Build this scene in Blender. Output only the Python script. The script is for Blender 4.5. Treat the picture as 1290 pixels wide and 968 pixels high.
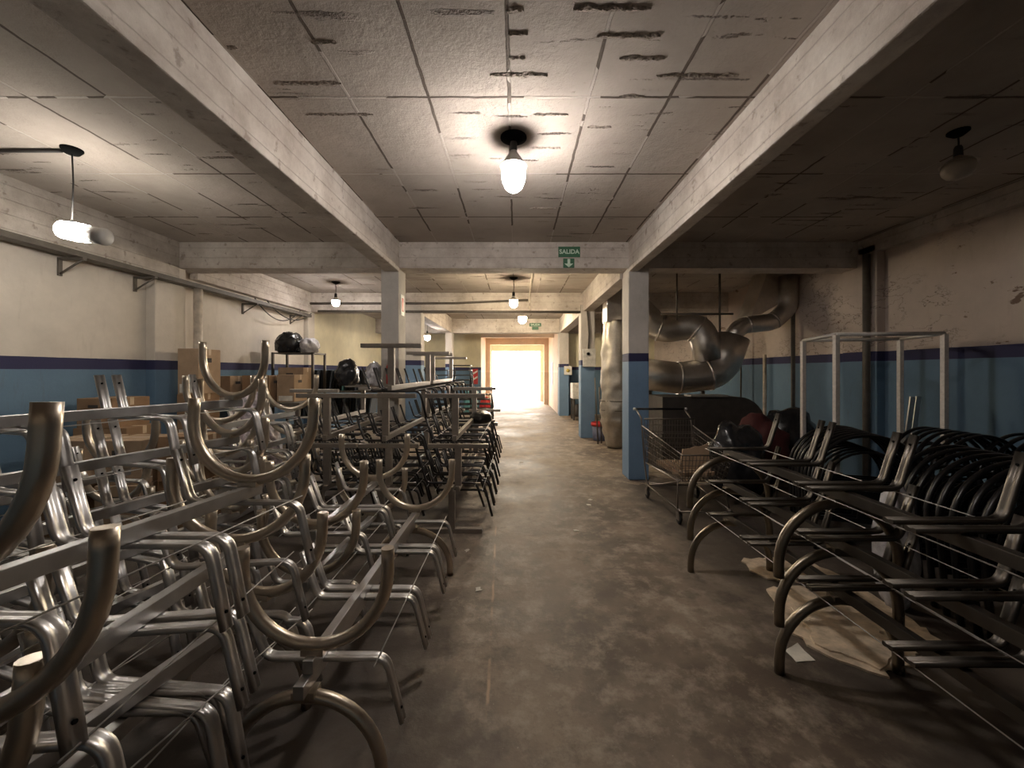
import bpy, bmesh, math, random
from mathutils import Vector, Matrix
PI = math.pi
R = random.Random(7)
for o in list(bpy.data.objects): bpy.data.objects.remove(o)
S = bpy.context.scene
C = S.collection

# ------------------------------------------------------------------ camera, sky, exposure
cam_d = bpy.data.cameras.new('camera'); cam = bpy.data.objects.new('camera', cam_d); C.objects.link(cam)
cam.location = (0, 0, 1.65); cam.rotation_euler = (PI/2, 0, 0)
cam_d.sensor_width = 36; cam_d.lens = 500*36/1290
cam_d.shift_x = -5/1290; cam_d.shift_y = -16/1290
cam_d.clip_start = 0.02; cam_d.clip_end = 200
S.camera = cam
w = bpy.data.worlds.new('sky'); S.world = w; w.use_nodes = True
bg = w.node_tree.nodes['Background']
SKY = 14.0
bg.inputs[0].default_value = (1.0, 0.91, 0.78, 1); bg.inputs[1].default_value = SKY
pl = bpy.data.lights.new('door_portal', 'AREA'); pl.shape = 'RECTANGLE'; pl.size = 2.7; pl.size_y = 2.8
pl.cycles.is_portal = True
po = bpy.data.objects.new('door_portal', pl); C.objects.link(po)
po.location = (0, 22.5, 1.4); po.rotation_euler = (-PI/2, 0, 0)
S.view_settings.view_transform = 'Standard'; S.view_settings.look = 'None'
S.view_settings.gamma = 1; S.view_settings.use_curve_mapping = False
S.view_settings.exposure = 0.75
S.cycles.use_denoising = True
S.cycles.max_bounces = 8; S.cycles.diffuse_bounces = 5; S.cycles.glossy_bounces = 4
S.cycles.sample_clamp_indirect = 6
LAMP = 105.0        # radiance of a lit bulb

# ------------------------------------------------------------------ material helpers
def nodes(name):
    m = bpy.data.materials.new(name); m.use_nodes = True
    nt = m.node_tree; b = nt.nodes['Principled BSDF']
    return m, nt, b
def N(nt, t, **k):
    n = nt.nodes.new(t)
    for a, v in k.items(): setattr(n, a, v)
    return n
def L(nt, a, b): nt.links.new(a, b)
def ramp(nt, fac, stops, interp='LINEAR'):
    r = N(nt, 'ShaderNodeValToRGB'); r.color_ramp.interpolation = interp
    e = r.color_ramp.elements
    while len(e) < len(stops): e.new(0.5)
    for i, (p, c) in enumerate(stops):
        e[i].position = p; e[i].color = (*c, 1) if len(c) == 3 else c
    L(nt, fac, r.inputs[0]); return r.outputs[0]
def noise(nt, vec, scale, detail=4, rough=0.55):
    n = N(nt, 'ShaderNodeTexNoise'); n.inputs['Scale'].default_value = scale
    n.inputs['Detail'].default_value = detail; n.inputs['Roughness'].default_value = rough
    if vec is not None: L(nt, vec, n.inputs['Vector'])
    return n.outputs[0]
def mixc(nt, fac, a, b, mode='MIX'):
    m = N(nt, 'ShaderNodeMix', data_type='RGBA', blend_type=mode)
    for s, v in ((m.inputs[0], fac), (m.inputs[6], a), (m.inputs[7], b)):
        if hasattr(v, 'is_linked'): L(nt, v, s)
        elif isinstance(v, (int, float)): s.default_value = v
        else: s.default_value = (*v, 1)
    return m.outputs[2]
def math_(nt, op, a, b=0.0, c=0.0):
    m = N(nt, 'ShaderNodeMath', operation=op)
    for i, v in enumerate((a, b, c)):
        if hasattr(v, 'is_linked'): L(nt, v, m.inputs[i])
        else: m.inputs[i].default_value = v
    return m.outputs[0]
def scaled(nt, vec, s, loc=(0, 0, 0)):
    m = N(nt, 'ShaderNodeMapping'); L(nt, vec, m.inputs[0])
    m.inputs['Scale'].default_value = s; m.inputs['Location'].default_value = loc
    return m.outputs[0]
def bump(nt, b, h, strength, dist=0.01):
    bp = N(nt, 'ShaderNodeBump'); bp.inputs['Strength'].default_value = strength
    bp.inputs['Distance'].default_value = dist
    L(nt, h, bp.inputs['Height']); L(nt, bp.outputs[0], b.inputs['Normal'])
def pos(nt): return N(nt, 'ShaderNodeNewGeometry').outputs['Position']
def objc(nt): return N(nt, 'ShaderNodeTexCoord').outputs['Object']

def plain(name, col, rough=0.6, metal=0.0, var=0.25, scale=9, spec=0.5, bmp=0.0):
    m, nt, b = nodes(name)
    n = noise(nt, objc(nt), scale, 5, 0.6)
    lo = tuple(c*(1-var) for c in col); hi = tuple(min(1, c*(1+var)) for c in col)
    L(nt, ramp(nt, n, [(0.3, lo), (0.7, hi)]), b.inputs['Base Color'])
    b.inputs['Roughness'].default_value = rough; b.inputs['Metallic'].default_value = metal
    b.inputs['Specular IOR Level'].default_value = spec
    if bmp: bump(nt, b, n, bmp)
    return m

def wall_mat(name, top, low, band, z0, z1, crack=0.0, stain=0.4):
    """painted plaster: blue dado, navy band, pale paint above, worn"""
    m, nt, b = nodes(name)
    p = pos(nt)
    sx = N(nt, 'ShaderNodeSeparateXYZ'); L(nt, p, sx.inputs[0])
    wob = noise(nt, p, 3.0, 3)
    z = math_(nt, 'ADD', sx.outputs[2], math_(nt, 'MULTIPLY', math_(nt, 'SUBTRACT', wob, 0.5), 0.012))
    f1 = math_(nt, 'GREATER_THAN', z, z1); f0 = math_(nt, 'GREATER_THAN', z, z0)
    n1 = noise(nt, p, 1.1, 6, 0.65); n2 = noise(nt, scaled(nt, p, (6, 6, 1.2)), 1.5, 5, 0.7)
    tcol = mixc(nt, ramp(nt, n1, [(0.35, (0, 0, 0)), (0.7, (1, 1, 1))]), tuple(c*(1-stain*0.55) for c in top), top)
    tcol = mixc(nt, ramp(nt, n2, [(0.56, (0, 0, 0)), (0.75, (0.5*stain,)*3)]), tcol, (0.25, 0.2, 0.15))
    if crack:
        n3 = noise(nt, scaled(nt, p, (1.0, 1.6, 3.2)), 1.5, 8, 0.62)
        d = math_(nt, 'ABSOLUTE', math_(nt, 'SUBTRACT', n3, 0.5))
        n4 = noise(nt, p, 0.9, 2)
        k = math_(nt, 'MULTIPLY', ramp(nt, d, [(0.0, (1, 1, 1)), (0.012, (0, 0, 0))]), ramp(nt, n4, [(0.5, (0, 0, 0)), (0.6, (crack,)*3)]))
        tcol = mixc(nt, k, tcol, (0.06, 0.04, 0.03))
        n5 = noise(nt, scaled(nt, p, (1, 1.4, 2.6), (3.1, 1.7, 0.4)), 2.2, 7, 0.6)
        tcol = mixc(nt, ramp(nt, n5, [(0.66, (0, 0, 0)), (0.69, (crack,)*3)]), tcol, (0.13, 0.075, 0.05))
    lcol = mixc(nt, ramp(nt, n1, [(0.3, (0, 0, 0)), (0.75, (1, 1, 1))]), tuple(c*0.75 for c in low), low)
    lcol = mixc(nt, ramp(nt, n2, [(0.6, (0, 0, 0)), (0.8, (0.5,)*3)]), lcol, (0.12, 0.12, 0.12))
    c = mixc(nt, f0, lcol, mixc(nt, f1, band, tcol))
    L(nt, c, b.inputs['Base Color']); b.inputs['Roughness'].default_value = 0.7
    b.inputs['Specular IOR Level'].default_value = 0.25
    bump(nt, b, noise(nt, p, 14, 6, 0.65), 0.25, 0.02)
    return m

CREAM = (0.68, 0.615, 0.535); BLUE = (0.14, 0.228, 0.325); NAVY = (0.035, 0.035, 0.085)
M = {}
M['wall_left'] = wall_mat('wall_left_paint', CREAM, BLUE, NAVY, 1.675, 1.81)
M['wall_right'] = wall_mat('wall_right_paint', (0.56, 0.47, 0.41), BLUE, NAVY, 1.80, 1.94, crack=0.9)
M['wall_yellow'] = wall_mat('wall_yellow_paint', (0.78, 0.71, 0.51), BLUE, NAVY, 1.70, 1.82)
M['wall_peach'] = wall_mat('wall_peach_paint', (0.86, 0.70, 0.55), (0.80, 0.64, 0.51), (0.80, 0.64, 0.51), 1.6, 1.7)
M['column'] = wall_mat('column_paint', (0.62, 0.57, 0.52), (0.19, 0.30, 0.45), NAVY, 1.80, 1.925, stain=0.6)
M['column_bare'] = wall_mat('column_bare_paint', (0.58, 0.54, 0.49), (0.40, 0.37, 0.33), (0.40, 0.37, 0.33), 1.82, 1.84, stain=0.6)

def beam_mat():
    m, nt, b = nodes('beam_paint')
    p = pos(nt)
    n1 = noise(nt, p, 2.2, 8, 0.7); n2 = noise(nt, p, 9, 5, 0.6)
    c = mixc(nt, ramp(nt, n1, [(0.35, (0, 0, 0)), (0.62, (1, 1, 1))]), (0.44, 0.38, 0.33), (0.66, 0.60, 0.54))
    c = mixc(nt, ramp(nt, n2, [(0.60, (0, 0, 0)), (0.68, (0.65,)*3)]), c, (0.26, 0.2, 0.16))
    # board marks left by the formwork, running along the beam
    sx = N(nt, 'ShaderNodeSeparateXYZ'); L(nt, p, sx.inputs[0])
    fr = math_(nt, 'FRACT', math_(nt, 'MULTIPLY', math_(nt, 'ADD', sx.outputs[2], math_(nt, 'MULTIPLY', n1, 0.012)), 6.8))
    ln = ramp(nt, fr, [(0.0, (1, 1, 1)), (0.05, (0, 0, 0)), (0.95, (0, 0, 0)), (1.0, (1, 1, 1))])
    c = mixc(nt, math_(nt, 'MULTIPLY', ln, 0.28), c, (0.25, 0.2, 0.16))
    L(nt, c, b.inputs['Base Color']); b.inputs['Roughness'].default_value = 0.8; b.inputs['Specular IOR Level'].default_value = 0.2
    h = math_(nt, 'SUBTRACT', noise(nt, p, 12, 8, 0.7), math_(nt, 'MULTIPLY', ln, 0.6))
    bump(nt, b, h, 0.55, 0.03)
    return m
M['beam'] = beam_mat()

def ceiling_mat():
    m, nt, b = nodes('ceiling_concrete')
    p = pos(nt)
    br = N(nt, 'ShaderNodeTexBrick'); br.offset = 0.0; br.squash = 1.0
    wob = N(nt, 'ShaderNodeVectorMath', operation='ADD')
    nz = N(nt, 'ShaderNodeTexNoise'); nz.inputs['Scale'].default_value = 7; nz.inputs['Detail'].default_value = 5; L(nt, p, nz.inputs['Vector'])
    sc = N(nt, 'ShaderNodeVectorMath', operation='SCALE'); L(nt, nz.outputs['Color'], sc.inputs[0]); sc.inputs['Scale'].default_value = 0.022
    L(nt, scaled(nt, p, (1, 1, 0), (0.05-0.011, 0.462-0.011, 0)), wob.inputs[0]); L(nt, sc.outputs[0], wob.inputs[1])
    L(nt, wob.outputs[0], br.inputs['Vector'])
    br.inputs['Scale'].default_value = 1.0; br.inputs['Brick Width'].default_value = 0.573; br.inputs['Row Height'].default_value = 1.10
    br.inputs['Mortar Size'].default_value = 0.012; br.inputs['Mortar Smooth'].default_value = 0.3
    br.inputs['Color1'].default_value = (1, 1, 1, 1); br.inputs['Color2'].default_value = (0.82, 0.82, 0.82, 1); br.inputs['Mortar'].default_value = (1, 1, 1, 1)
    seam = br.outputs['Fac']
    n1 = noise(nt, p, 1.3, 6, 0.6); n2 = noise(nt, p, 11, 6, 0.7)
    c = mixc(nt, ramp(nt, n1, [(0.3, (0, 0, 0)), (0.7, (1, 1, 1))]), (0.37, 0.32, 0.275), (0.50, 0.44, 0.385))
    c = mixc(nt, 0.35, c, br.outputs['Color'], 'MULTIPLY')
    # ragged scars across the slabs
    sv = noise(nt, scaled(nt, p, (1.6, 13, 1), (5.3, 2.2, 0)), 1.0, 3, 0.5)
    zone = noise(nt, scaled(nt, p, (1, 1, 1), (2.0, 9.1, 0)), 1.0, 2)
    rag = math_(nt, 'ADD', sv, math_(nt, 'MULTIPLY', math_(nt, 'SUBTRACT', noise(nt, p, 40, 4, 0.7), 0.5), 0.22))
    scar = math_(nt, 'MULTIPLY', ramp(nt, rag, [(0.655, (0, 0, 0)), (0.685, (1, 1, 1))]), ramp(nt, zone, [(0.43, (0, 0, 0)), (0.54, (1, 1, 1))]))
    smix = math_(nt, 'GREATER_THAN', noise(nt, p, 1.1, 3), 0.5)
    seamc = mixc(nt, smix, (0.13, 0.105, 0.085), (0.50, 0.45, 0.40))
    c = mixc(nt, seam, c, seamc)
    c = mixc(nt, math_(nt, 'MULTIPLY', scar, 0.8), c, mixc(nt, n2, (0.07, 0.055, 0.045), (0.3, 0.25, 0.21)))
    L(nt, c, b.inputs['Base Color']); b.inputs['Roughness'].default_value = 0.85; b.inputs['Specular IOR Level'].default_value = 0.15
    h = math_(nt, 'ADD', math_(nt, 'MULTIPLY', n2, 0.35), math_(nt, 'ADD', math_(nt, 'MULTIPLY', seam, 0.6), math_(nt, 'MULTIPLY', math_(nt, 'MULTIPLY', scar, noise(nt, p, 60, 3)), 1.5)))
    bump(nt, b, h, 0.9, 0.04)
    return m
M['ceiling'] = ceiling_mat()

def floor_mat():
    m, nt, b = nodes('floor_concrete')
    p = pos(nt)
    n1 = noise(nt, p, 0.8, 8, 0.62); n2 = noise(nt, p, 5, 8, 0.7); n3 = noise(nt, scaled(nt, p, (1, 0.35, 1), (4, 2, 0)), 1.4, 5, 0.6)
    c = mixc(nt, ramp(nt, n1, [(0.40, (0, 0, 0)), (0.60, (1, 1, 1))]), (0.125, 0.093, 0.070), (0.30, 0.238, 0.18))
    c = mixc(nt, ramp(nt, n2, [(0.48, (0, 0, 0)), (0.66, (0.75,)*3)]), c, (0.44, 0.37, 0.29))
    n6 = noise(nt, scaled(nt, p, (1, 1, 1), (7, 3, 0)), 3.3, 9, 0.72)
    c = mixc(nt, ramp(nt, n6, [(0.50, (0, 0, 0)), (0.64, (0.65,)*3)]), c, (0.10, 0.077, 0.06))
    c = mixc(nt, ramp(nt, n3, [(0.62, (0, 0, 0)), (0.75, (0.55,)*3)]), c, (0.40, 0.345, 0.28))
    sp = noise(nt, p, 75, 2, 0.5)
    c = mixc(nt, ramp(nt, sp, [(0.70, (0, 0, 0)), (0.76, (0.5,)*3)]), c, (0.5, 0.45, 0.38))
    sx = N(nt, 'ShaderNodeSeparateXYZ'); L(nt, p, sx.inputs[0])
    # worn paint line on the aisle
    xl = math_(nt, 'ADD', math_(nt, 'ADD', sx.outputs[0], 0.075), math_(nt, 'MULTIPLY', sx.outputs[1], 0.033))
    xl = math_(nt, 'ADD', xl, math_(nt, 'MULTIPLY', math_(nt, 'SUBTRACT', noise(nt, p, 10, 3), 0.5), 0.016))
    line = math_(nt, 'MULTIPLY', ramp(nt, math_(nt, 'ABSOLUTE', xl), [(0.003, (1, 1, 1)), (0.012, (0, 0, 0))]), ramp(nt, noise(nt, p, 4.5, 4), [(0.42, (0, 0, 0)), (0.56, (0.85,)*3)]))
    inr = math_(nt, 'MULTIPLY', math_(nt, 'GREATER_THAN', sx.outputs[1], 1.8), math_(nt, 'LESS_THAN', sx.outputs[1], 4.3))
    c = mixc(nt, math_(nt, 'MULTIPLY', line, inr), c, (0.52, 0.36, 0.24))
    # shade under the stacks, painted as darker floor either side of the aisle
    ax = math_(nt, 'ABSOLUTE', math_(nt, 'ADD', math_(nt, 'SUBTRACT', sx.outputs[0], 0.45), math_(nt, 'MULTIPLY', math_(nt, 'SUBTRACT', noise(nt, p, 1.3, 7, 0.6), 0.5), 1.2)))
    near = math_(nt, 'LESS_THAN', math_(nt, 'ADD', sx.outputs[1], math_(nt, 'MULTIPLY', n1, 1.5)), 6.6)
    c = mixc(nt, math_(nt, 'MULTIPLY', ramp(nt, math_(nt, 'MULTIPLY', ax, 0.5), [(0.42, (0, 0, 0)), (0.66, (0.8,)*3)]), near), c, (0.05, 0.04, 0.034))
    # dark patch: shadow of the left frames put into the floor colour
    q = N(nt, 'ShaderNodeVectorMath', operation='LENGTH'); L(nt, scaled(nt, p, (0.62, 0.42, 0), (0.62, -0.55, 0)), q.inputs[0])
    frame_shade = math_(nt, 'ADD', q.outputs['Value'], math_(nt, 'MULTIPLY', math_(nt, 'SUBTRACT', noise(nt, p, 1.8, 7, 0.6), 0.5), 0.7))
    c = mixc(nt, ramp(nt, frame_shade, [(0.40, (0.62,)*3), (0.62, (0, 0, 0))]), c, (0.07, 0.055, 0.045))
    L(nt, c, b.inputs['Base Color'])
    L(nt, ramp(nt, n1, [(0.35, (0.5,)*3), (0.7, (0.8,)*3)]), b.inputs['Roughness']); b.inputs['Specular IOR Level'].default_value = 0.35
    bump(nt, b, math_(nt, 'ADD', n2, math_(nt, 'MULTIPLY', n1, 0.6)), 0.35, 0.02)
    return m
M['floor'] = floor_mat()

def metal(name, col, rough=0.32, film=False):
    m, nt, b = nodes(name)
    o = objc(nt)
    n = noise(nt, o, 16, 5, 0.6)
    c = ramp(nt, n, [(0.3, tuple(x*0.9 for x in col)), (0.7, tuple(min(1, x*1.08) for x in col))])
    L(nt, c, b.inputs['Base Color']); b.inputs['Metallic'].default_value = 0.95
    if film:                       # clear stretch film wound round the tube
        b.inputs['Coat Weight'].default_value = 0.35; b.inputs['Coat Roughness'].default_value = 0.12
        wv = noise(nt, scaled(nt, o, (1, 1, 2)), 38, 3, 0.5)
        bump(nt, b, wv, 0.10, 0.002)
        L(nt, ramp(nt, wv, [(0.3, (rough*0.9,)*3), (0.7, (rough*1.25,)*3)]), b.inputs['Roughness'])
    else:
        L(nt, ramp(nt, n, [(0.3, (rough*0.8,)*3), (0.7, (rough*1.3,)*3)]), b.inputs['Roughness'])
    return m
M['steel'] = metal('raw_steel', (0.60, 0.585, 0.57), 0.37)
M['steel_beam'] = metal('raw_steel_beam', (0.55, 0.54, 0.53), 0.36)
M['chrome_film'] = metal('steel_in_film', (0.62, 0.54, 0.44), 0.33, True)
M['steel_dark'] = metal('dark_steel', (0.105, 0.094, 0.082), 0.42)
M['steel_arc'] = metal('dark_bent_steel', (0.23, 0.195, 0.15), 0.33)
M['rod'] = plain('thin_rod', (0.5, 0.48, 0.45), 0.5, var=0.1)
M['tbeam'] = metal('dusty_steel', (0.40, 0.36, 0.32), 0.42, True)
M['black_tube'] = plain('black_tube_paint', (0.022, 0.02, 0.02), 0.35)
M['black'] = plain('black_plastic', (0.007, 0.0065, 0.007), 0.3, spec=0.3)
M['hole'] = plain('hole_dark', (0.006, 0.006, 0.006), 0.9, spec=0.05)
M['duct'] = metal('galvanised_duct', (0.62, 0.58, 0.53), 0.36)
M['foil'] = metal('crumpled_foil', (0.50, 0.455, 0.385), 0.5, True)
M['hood'] = plain('dark_sheet_metal', (0.05, 0.042, 0.036), 0.55)
M['pipe'] = plain('grimy_pipe', (0.10, 0.085, 0.07), 0.6)
M['pipe_pale'] = plain('pale_pipe', (0.55, 0.48, 0.4), 0.6)
M['cable'] = plain('black_cable', (0.025, 0.022, 0.02), 0.6)
M['white_tube'] = plain('white_tube_paint', (0.66, 0.61, 0.56), 0.5, var=0.12, scale=30)
M['cardboard'] = plain('brown_cardboard', (0.27, 0.17, 0.10), 0.85, var=0.18, scale=4, spec=0.15)
M['cardboard_pale'] = plain('pale_cardboard', (0.38, 0.27, 0.18), 0.85, var=0.2, scale=4, spec=0.15)
M['cardboard_torn'] = plain('torn_cardboard', (0.62, 0.50, 0.37), 0.85, var=0.3, scale=13, spec=0.15, bmp=0.8)
M['tape'] = plain('box_tape', (0.52, 0.40, 0.27), 0.4)
M['ink'] = plain('box_ink', (0.05, 0.04, 0.035), 0.8)
M['paper'] = plain('white_paper', (0.7, 0.66, 0.58), 0.8)
M['bag'] = plain('black_bag_film', (0.02, 0.02, 0.022), 0.22, bmp=0.6, scale=14)
M['clear_bag'] = plain('crumpled_clear_film', (0.45, 0.44, 0.46), 0.2, bmp=0.8, scale=18)
M['stripe'] = plain('striped_bag', (0.42, 0.36, 0.38), 0.35, var=0.8, scale=16, bmp=0.7)
M['red'] = plain('red_paint', (0.5, 0.03, 0.03), 0.5)
M['maroon'] = plain('dark_red_cloth', (0.07, 0.012, 0.012), 0.8, bmp=0.4)
M['bucket'] = plain('grey_blue_plastic', (0.12, 0.13, 0.2), 0.5)
M['rubber'] = plain('dark_rubber', (0.03, 0.028, 0.026), 0.8)
M['cart_wire'] = metal('dull_wire', (0.20, 0.175, 0.15), 0.45)
M['green'] = plain('sign_green', (0.035, 0.12, 0.06), 0.5, var=0.1)
M['sign_pale'] = plain('sign_pale_green', (0.55, 0.68, 0.55), 0.5, var=0.05)
M['sign_white'] = plain('sign_white', (0.7, 0.68, 0.64), 0.5, var=0.05)
M['sign_yellow'] = plain('sign_yellow', (0.65, 0.5, 0.12), 0.5, var=0.1)
M['teal'] = plain('teal_panel', (0.12, 0.30, 0.30), 0.5)
M['greypanel'] = plain('grey_blue_panel', (0.10, 0.115, 0.14), 0.5)
M['machine'] = plain('pale_machine_paint', (0.6, 0.58, 0.54), 0.5)
M['blue_drum'] = plain('blue_plastic', (0.1, 0.3, 0.5), 0.5)
M['dead_bulb'] = plain('opal_bulb', (0.42, 0.36, 0.29), 0.4, var=0.1)
M['plastic'] = plain('lamp_plastic', (0.6, 0.58, 0.55), 0.4, var=0.08)
M['pavement'] = plain('pavement', (0.6, 0.56, 0.5), 0.8)
def emit(name, col, s):
    m, nt, b = nodes(name)
    b.inputs['Base Color'].default_value = (0.8, 0.8, 0.8, 1)
    b.inputs['Emission Color'].default_value = (*col, 1); b.inputs['Emission Strength'].default_value = s
    return m
M['lit'] = emit('lit_bulb', (1.0, 0.93, 0.875), LAMP*1.15)
M['lit_warm'] = emit('lit_bulb_far', (1.0, 0.83, 0.58), LAMP*2.6)
M['lit_left'] = emit('lit_bulb_left', (1.0, 0.94, 0.85), LAMP*0.5)

# ------------------------------------------------------------------ mesh builder
class MB:
    def __init__(s): s.v = []; s.f = []; s.mi = []; s.sm = []; s.cur = 0
    def face(s, idx, smooth=False): s.f.append(tuple(idx)); s.mi.append(s.cur); s.sm.append(smooth)
    def box(s, x0, x1, y0, y1, z0, z1, mat=None, bev=0.0):
        if bev:
            bm = bmesh.new(); bmesh.ops.create_cube(bm, size=1)
            for v in bm.verts: v.co = Vector((x0+(v.co.x+.5)*(x1-x0), y0+(v.co.y+.5)*(y1-y0), z0+(v.co.z+.5)*(z1-z0)))
            bmesh.ops.bevel(bm, geom=bm.edges[:], offset=bev, segments=2, affect='EDGES', profile=0.6)
            s.bm(bm, mat); return s
        n = len(s.v)
        P = [(x0,y0,z0),(x1,y0,z0),(x1,y1,z0),(x0,y1,z0),(x0,y0,z1),(x1,y0,z1),(x1,y1,z1),(x0,y1,z1)]
        s.v += [tuple(mat @ Vector(p)) if mat else p for p in P]
        for q in ((0,3,2,1),(4,5,6,7),(0,1,5,4),(1,2,6,5),(2,3,7,6),(3,0,4,7)): s.face([n+i for i in q])
        return s
    def bm(s, bm, mat=None, smooth=False):
        n = len(s.v); bm.verts.ensure_lookup_table()
        for i, v in enumerate(bm.verts): v.index = i; s.v.append(tuple(mat @ v.co if mat else v.co))
        for f in bm.faces: s.face([n+v.index for v in f.verts], smooth)
        bm.free(); return s
    def tube(s, pts, r, seg=10, r2=None, up=None, cap=True, closed=False, radii=None, sec=None):
        """sweep an ellipse (r along the side axis, r2 along the other) down a path"""
        P = [Vector(p) for p in pts]; m = len(P); r2 = r if r2 is None else r2
        n0 = len(s.v); nrm = None
        for i in range(m):
            if closed: t = (P[(i+1) % m]-P[i-1])
            else: t = (P[min(i+1, m-1)]-P[max(i-1, 0)])
            t.normalize()
            if up is not None: nrm = Vector(up) - t*t.dot(Vector(up))
            elif nrm is None:
                a = Vector((0, 0, 1)) if abs(t.z) < 0.9 else Vector((0, 1, 0)); nrm = a - t*t.dot(a)
            else: nrm = nrm - t*t.dot(nrm)
            nrm.normalize(); bi = t.cross(nrm)
            k = radii[i] if radii else 1.0
            for j in range(seg):
                a = 2*PI*j/seg
                cu, cv = sec[j] if sec else (math.cos(a)*r*k, math.sin(a)*r2*k)
                s.v.append(tuple(P[i] + nrm*cu + bi*cv))
        for i in range(m if closed else m-1):
            for j in range(seg):
                a = n0+i*seg+j; b = n0+i*seg+(j+1) % seg; i2 = (i+1) % m
                s.face((a, b, n0+i2*seg+(j+1) % seg, n0+i2*seg+j), True)
        if cap and not closed:
            s.face([n0+j for j in range(seg)][::-1]); s.face([n0+(m-1)*seg+j for j in range(seg)])
        return s
    def lathe(s, prof, cx=0, cy=0, seg=20, mat=None):
        n0 = len(s.v)
        for (r, z) in prof:
            for j in range(seg):
                a = 2*PI*j/seg; p = Vector((cx+r*math.cos(a), cy+r*math.sin(a), z))
                s.v.append(tuple(mat @ p if mat else p))
        for i in range(len(prof)-1):
            for j in range(seg):
                s.face((n0+i*seg+j, n0+i*seg+(j+1) % seg, n0+(i+1)*seg+(j+1) % seg, n0+(i+1)*seg+j), True)
        if prof[0][0] > 1e-5: s.face([n0+j for j in range(seg)][::-1])
        if prof[-1][0] > 1e-5: s.face([n0+(len(prof)-1)*seg+j for j in range(seg)])
        return s
    def prism(s, poly, ax, a0, a1):
        """extrude a 2D polygon along axis ax ('x','y','z') from a0 to a1"""
        n = len(s.v); k = len(poly)
        for a in (a0, a1):
            for (p, q) in poly: s.v.append({'x': (a, p, q), 'y': (p, a, q), 'z': (p, q, a)}[ax])
        s.face([n+i for i in range(k)]); s.face([n+k+i for i in range(k)][::-1])
        for i in range(k): s.face((n+i, n+k+i, n+k+(i+1) % k, n+(i+1) % k))
        return s
    def blob(s, cx, cy, cz, rx, ry, rz, amp=0.12, seed=0, sub=3, flat=None):
        bm = bmesh.new(); bmesh.ops.create_icosphere(bm, subdivisions=sub, radius=1)
        from mathutils import noise as mn
        for v in bm.verts:
            d = mn.noise(v.co*1.6+Vector((seed*3.1, seed*1.7, 0)))*amp*2 + mn.noise(v.co*4+Vector((seed, 0, seed*2.3)))*amp
            c = v.co*(1+d); z = c.z*rz
            if flat is not None: z = max(z, flat)
            v.co = Vector((cx+c.x*rx, cy+c.y*ry, cz+z))
        s.bm(bm, None, True); return s
    def build(s, name, mats, parent=None, loc=None, recalc=True):
        me = bpy.data.meshes.new(name); me.from_pydata(s.v, [], s.f)
        if not isinstance(mats, (list, tuple)): mats = [mats]
        for m in mats: me.materials.append(m)
        me.polygons.foreach_set('material_index', s.mi); me.polygons.foreach_set('use_smooth', s.sm)
        if recalc:
            b = bmesh.new(); b.from_mesh(me); bmesh.ops.recalc_face_normals(b, faces=b.faces); b.to_mesh(me); b.free()
        me.update()
        o = bpy.data.objects.new(name, me); C.objects.link(o)
        if parent: o.parent = parent
        if loc: o.location = loc
        return o

def tag(o, label, cat, group=None, kind=None):
    o['label'] = label; o['category'] = cat
    if group: o['group'] = group
    if kind: o['kind'] = kind
    return o
def thing(name, label, cat, loc=(0, 0, 0), rot=(0, 0, 0), group=None):
    o = bpy.data.objects.new(name, None); o.empty_display_size = 0.1; C.objects.link(o)
    o.location = loc; o.rotation_euler = rot
    return tag(o, label, cat, group)
def struct(o): o['kind'] = 'structure'; return o
def dup(src, loc, rot, label, group=None):
    r = src.copy(); C.objects.link(r); r.location = loc; r.rotation_euler = rot; r['label'] = label
    if group: r['group'] = group
    for ch in src.children:
        c = ch.copy(); C.objects.link(c); c.parent = r
        for g in ch.children:
            d = g.copy(); C.objects.link(d); d.parent = c
    return r
def corner(pts, rad, n=5):
    """round the inner corners of a polyline"""
    P = [Vector(p) for p in pts]; out = [P[0]]
    for i in range(1, len(P)-1):
        a = (P[i-1]-P[i]).normalized(); b = (P[i+1]-P[i]).normalized()
        h = math.acos(max(-1, min(1, a.dot(b))))/2
        d = min(rad/math.tan(h), (P[i-1]-P[i]).length*0.48, (P[i+1]-P[i]).length*0.48)
        A = P[i]+a*d; B = P[i]+b*d
        for k in range(n+1):
            t = k/n; out.append(A*(1-t)**2 + P[i]*2*t*(1-t) + B*t*t)
    out.append(P[-1]); return out
def ORD(i, n):
    if n == 1: return 'only'
    if i == 0: return 'lowest'
    if i == n-1: return 'topmost'
    return ['', 'second from bottom', 'third from bottom', 'fourth from bottom', 'fifth from bottom', 'sixth from bottom', 'seventh from bottom', 'eighth from bottom', 'ninth from bottom'][i]

# ------------------------------------------------------------------ the building
XL, XR, ZC = -5.24, 5.3, 3.61
YB = -2.6
Y1, Y2, Y3 = 6.02, 9.9, 14.8
YF, YD = 17.0, 22.3
def slab(name, x0, x1, y0, y1, z0, z1, mat): return struct(MB().box(x0, x1, y0, y1, z0, z1).build(name, mat))
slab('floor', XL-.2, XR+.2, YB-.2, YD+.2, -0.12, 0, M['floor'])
slab('ceiling', XL-.2, XR+.2, YB-.2, YF+.2, ZC, ZC+.15, M['ceiling'])
slab('wall_left', XL-.2, XL, YB-.2, Y2-.05, 0, ZC, M['wall_left'])
slab('wall_left_rear', XL-.2, XL, Y2-.05, YF, 0, ZC, M['wall_yellow'])
slab('wall_right', XR, XR+.2, YB-.2, YF, 0, ZC, M['wall_right'])
slab('wall_back', XL-.2, XR+.2, YB-.2, YB, 0, ZC, M['wall_left'])
slab('wall_front_left', XL-.2, -1.5, YF, YF+.2, 0, ZC, M['wall_yellow'])
slab('wall_front_right', 1.62, XR+.2, 15.2, 15.4, 0, ZC, M['wall_yellow'])
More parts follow.
